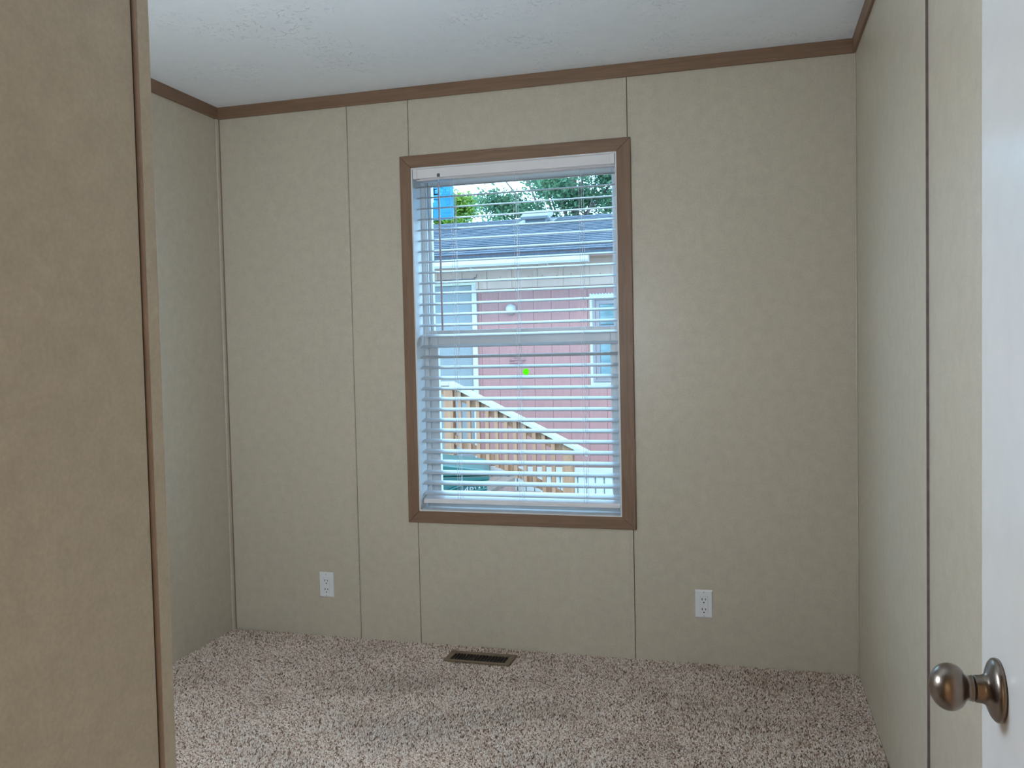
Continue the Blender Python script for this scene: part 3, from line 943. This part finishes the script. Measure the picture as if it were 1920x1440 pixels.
# stringers, treads, risers
nst, run = 4, 0.29
rise = (LZ - GZ) / nst
for ys in (4.705, 5.78):
    poly = [(-0.50, LZ - 0.04), (-0.50, LZ - 0.30)]
    bot = (-0.50 + run * (nst - 1) + 0.05, GZ)
    poly += [(bot[0] - 0.22, GZ), bot]
    for k in range(nst - 1, 0, -1):
        xz = LZ - rise * k - 0.04
        poly += [(-0.50 + run * k, xz), (-0.50 + run * (k - 1), xz)] if k > 1 else [(-0.50 + run * k, xz), (-0.495, xz)]
    poly = [poly[0], poly[1], poly[2], poly[3]] + poly[4:]
    sp(MB().prism(poly, 'y', ys, ys + 0.038).build('stringer', M_LUM))
for k in range(1, nst):
    z = LZ - rise * k
    xa = -0.50 + run * (k - 1)
    for j in range(2):
        sp(box('tread_board', M_LUMP, xa + j * 0.150, xa + j * 0.150 + 0.145, 4.72, 5.83, z - 0.038, z))
for k in range(0, nst):
    sp(box('riser_board', simple('reddish_riser', (0.33, 0.20, 0.165), 0.8, 0.2, 6), -0.50 + run * k - 0.004, -0.50 + run * k + 0.012, 4.744, 5.779, LZ - rise * (k + 1) + 0.002, LZ - rise * k - 0.040))
# railing
def post(xa, w, z0_, z1_):
    sp(box('post', M_LUM, xa, xa + w, RYY - 0.045, RYY + 0.045, z0_, z1_, bevel=0.004))
post(-0.618, 0.100, GZ, 0.945)
post(0.596, 0.105, GZ, 0.365)
SL = (0.2967 - 0.9869) / (0.8479 + 0.5335)
def railz(x, off):
    return 0.9869 + SL * (x + 0.5335) + off
def sloped(name, mat, xa, xb, off0, off1, ya, yb):
    sp(MB().prism([(xa, railz(xa, off0)), (xb, railz(xb, off0)), (xb, railz(xb, off1)), (xa, railz(xa, off1))], 'y', ya, yb).build(name, mat, bevel=0.003))
sloped('rail_cap', M_CAP, -0.545, 0.848, -0.045, 0.0, RYY - 0.075, RYY + 0.075)
sloped('upper_rail', M_LUM, -0.517, 0.594, -0.150, -0.046, RYY - 0.019, RYY + 0.019)
sloped('lower_rail', M_LUM, -0.517, 0.594, -0.625, -0.530, RYY - 0.019, RYY + 0.019)
sp(box('rail_cap', M_CAP, -2.20, -0.546, RYY - 0.075, RYY + 0.075, 0.950, 0.988, bevel=0.003))
sp(box('upper_rail', M_LUM, -2.20, -0.620, RYY - 0.019, RYY + 0.019, 0.860, 0.949))
sp(box('lower_rail', M_LUM, -2.20, -0.620, RYY - 0.019, RYY + 0.019, 0.13, 0.22))
for i in range(11):
    xb = -0.446 + i * 0.0955
    sp(MB().prism([(xb - 0.018, railz(xb, -0.62)), (xb + 0.018, railz(xb, -0.63)), (xb + 0.018, railz(xb, -0.05)), (xb - 0.018, railz(xb, -0.05))], 'y', RYY - 0.056, RYY - 0.020).build('baluster', M_LUM))
for i in range(8):
    xb = -0.76 - i * 0.15
    sp(box('baluster', M_LUM, xb - 0.018, xb + 0.018, RYY - 0.056, RYY - 0.020, 0.14, 0.945))

# ------------------------------------------------------------------ wheeled bin
M_BIN = simple('teal_green_plastic', (0.005, 0.056, 0.050), 0.35, 0.05, 8)
binr = empty('wheeled_bin', (0.096, 2.80, GZ))
tag(binr, 'teal green wheeled rubbish bin with white lettering in front of the stair', 'bin')
def taper(x0, x1, y0, y1, z0, z1, k):
    cx, cy = (x0 + x1) / 2, (y0 + y1) / 2
    lo_v = [(cx + (x - cx) * k, cy + (y - cy) * k, z0) for x, y in ((x0, y0), (x1, y0), (x1, y1), (x0, y1))]
    hi_v = [(x, y, z1) for x, y in ((x0, y0), (x1, y0), (x1, y1), (x0, y1))]
    return MB().add(lo_v + hi_v, [(0, 3, 2, 1), (4, 5, 6, 7), (0, 1, 5, 4), (1, 2, 6, 5), (2, 3, 7, 6), (3, 0, 4, 7)])
bo = taper(-0.29, 0.29, -0.34, 0.34, 0.04, 0.965, 0.82).build('bin_body', M_BIN, bevel=0.03, seg=3)
bo.parent = binr
q = MB().box(-0.305, 0.305, -0.355, 0.35, 0.950, 0.985).build('bin_rim', M_BIN, bevel=0.008)
q.parent = binr
lid = MB().prism([(-0.310, 0.987), (0.310, 0.987), (0.318, 1.000), (0.27, 1.030), (-0.05, 1.075), (-0.20, 1.080), (-0.310, 1.040)], 'y', -0.365, 0.340).build('lid', M_BIN, bevel=0.012, seg=3)
lid.parent = binr
q = MB().tube([(-0.26, 0.35, 0.97), (-0.26, 0.42, 0.99), (0.26, 0.42, 0.99), (0.26, 0.35, 0.97)], 0.016, 8).build('handle', M_BIN)
q.parent = binr
for s in (-0.30, 0.262):
    q = MB().lathe([(0, 0.05), (0, 0.125), (0.04, 0.125), (0.04, 0.05)], (s, 0.26, 0.125), (1, 0, 0), 28).build('wheel', simple('black_rubber', (0.02, 0.02, 0.02), 0.7))
    q.parent = binr
# moulded curved ribs across the front
for off in (0.0, -0.055):
    pts = [(-0.285 + 0.57 * t, -0.352 + 0.0, 0.895 + off - 0.035 * math.sin(PI * min(1, t * 1.6)) + (0.09 * max(0, t - 0.45))) for t in np.linspace(0, 1, 16)]
    q = MB().tube(pts, 0.010, 8).build('moulded_rib', M_BIN, smooth=True)
    q.parent = binr
M_LET = simple('white_lettering', (0.330, 0.330, 0.317), 0.5, 0.03)
def lettering(txt, size, loc, rot, parent, name='lettering', depth=0.0015, mat=M_LET):
    cu = bpy.data.curves.new(name, 'FONT')
    cu.body = txt
    cu.size = size
    cu.extrude = depth
    tmp = bpy.data.objects.new(name, cu)
    COL.objects.link(tmp)
    dg = bpy.context.evaluated_depsgraph_get()
    me = bpy.data.meshes.new_from_object(tmp.evaluated_get(dg))
    bpy.data.objects.remove(tmp, do_unlink=True)
    me.materials.clear()
    me.materials.append(mat)
    o = bpy.data.objects.new(name, me)
    COL.objects.link(o)
    o.parent = parent
    o.location = loc
    o.rotation_euler = rot
    return o
lettering('4', 0.080, (0.112, -0.3385, 0.853), (math.radians(86), 0, 0), binr)
lettering('BW', 0.072, (0.150, -0.3385, 0.854), (math.radians(86), 0, 0), binr)
binr.rotation_euler = (0, 0, math.radians(18))

# ------------------------------------------------------------------ trees behind the house
def leaf_material(name, cols):
    m = bpy.data.materials.new(name)
    m.use_nodes = True
    nt = m.node_tree
    nt.nodes.clear()
    out = nt.nodes.new('ShaderNodeOutputMaterial')
    d = nt.nodes.new('ShaderNodeBsdfDiffuse')
    t = nt.nodes.new('ShaderNodeBsdfTranslucent')
    n = noise(nt, 3.5, 4, 0.7)
    c = ramp(nt, n, [(0.3, cols[0]), (0.5, cols[1]), (0.7, cols[2])])
    nt.links.new(c, d.inputs['Color'])
    nt.links.new(c, t.inputs['Color'])
    mx = nt.nodes.new('ShaderNodeMixShader')
    mx.inputs['Fac'].default_value = 0.45
    nt.links.new(d.outputs['BSDF'], mx.inputs[1])
    nt.links.new(t.outputs['BSDF'], mx.inputs[2])
    nt.links.new(mx.outputs['Shader'], out.inputs['Surface'])
    return m
M_BARK = simple('dark_bark', (0.12, 0.09, 0.08), 0.9, 0.2, 8)

def tree(name, label, base, trunk_h, centre, rad, nclust, nleaf, lsize, mat, seed, csize=0.38, branches=9):
    rg = np.random.default_rng(seed)
    root = empty(name, base)
    tag(root, label, 'tree', 'trees beyond the red house')
    tr = MB().tube([base, (base[0] + 0.1, base[1], base[2] + trunk_h * 0.5), (centre[0], centre[1], centre[2] + rad[2] * 0.3)], [0.15, 0.11, 0.04], 10).build('trunk', M_BARK, smooth=True)
    local(tr, root)
    cl = []
    while len(cl) < nclust:
        q = rg.uniform(-1, 1, 3)
        if 0.25 < (q * q).sum() < 1:
            cl.append(np.array(centre) + q * np.array(rad))
    for i in range(branches):
        e = cl[i * (len(cl) // branches)]
        s = Vector((centre[0], centre[1], base[2] + trunk_h * (0.55 + 0.4 * rg.random())))
        mid = (s + Vector(e)) / 2 + Vector((0, 0, 0.12))
        local(MB().tube([s, mid, Vector(e)], [0.034, 0.022, 0.008], 7).build('branch', M_BARK, smooth=True), root)
    cl = np.array(cl)
    pc = cl[rg.integers(0, nclust, nleaf)] + rg.normal(0, csize, (nleaf, 3)) * np.array([1.1, 1.0, 0.6])
    d1 = rg.normal(0, 1, (nleaf, 3)); d1[:, 2] *= 0.6
    d1 /= np.linalg.norm(d1, axis=1)[:, None]
    d2 = rg.normal(0, 1, (nleaf, 3))
    d2 -= d1 * (d1 * d2).sum(1)[:, None]
    d2 /= np.linalg.norm(d2, axis=1)[:, None]
    s = lsize * rg.uniform(0.6, 1.3, (nleaf, 1))
    co = np.stack([pc - d1 * s, pc + d2 * s * 0.42, pc + d1 * s, pc - d2 * s * 0.42], 1).astype(np.float32)
    me = bpy.data.meshes.new('foliage')
    me.vertices.add(nleaf * 4)
    me.vertices.foreach_set('co', co.reshape(-1))
    me.loops.add(nleaf * 4)
    me.loops.foreach_set('vertex_index', np.arange(nleaf * 4, dtype=np.int32))
    me.polygons.add(nleaf)
    me.polygons.foreach_set('loop_start', np.arange(0, nleaf * 4, 4, dtype=np.int32))
    me.polygons.foreach_set('loop_total', np.full(nleaf, 4, np.int32))
    me.update()
    me.materials.append(mat)
    o = bpy.data.objects.new('foliage', me)
    COL.objects.link(o)
    local(o, root)
    o['kind'] = 'stuff'
M_LEAFA = leaf_material('blue_green_leaves', [(0.07, 0.15, 0.10), (0.12, 0.22, 0.13), (0.18, 0.27, 0.14)])
M_LEAFB = leaf_material('yellow_green_leaves', [(0.080, 0.168, 0.030), (0.149, 0.247, 0.044), (0.208, 0.287, 0.059)])
tree('broad_tree', 'large blue-green leafy tree filling the sky above the roof on the right', (-0.9, 13.2, GZ), 4.6, (-0.95, 13.2, 5.15), (2.2, 1.0, 1.75), 76, 40000, 0.046, M_LEAFA, 5, 0.19, 16)
tree('bright_tree', 'smaller yellow-green tree beside the blue window sticker, over the roof end', (-4.8, 17.0, GZ), 3.9, (-4.80, 17.0, 4.62), (0.62, 0.6, 0.72), 22, 11000, 0.052, M_LEAFB, 9, 0.15, 7)
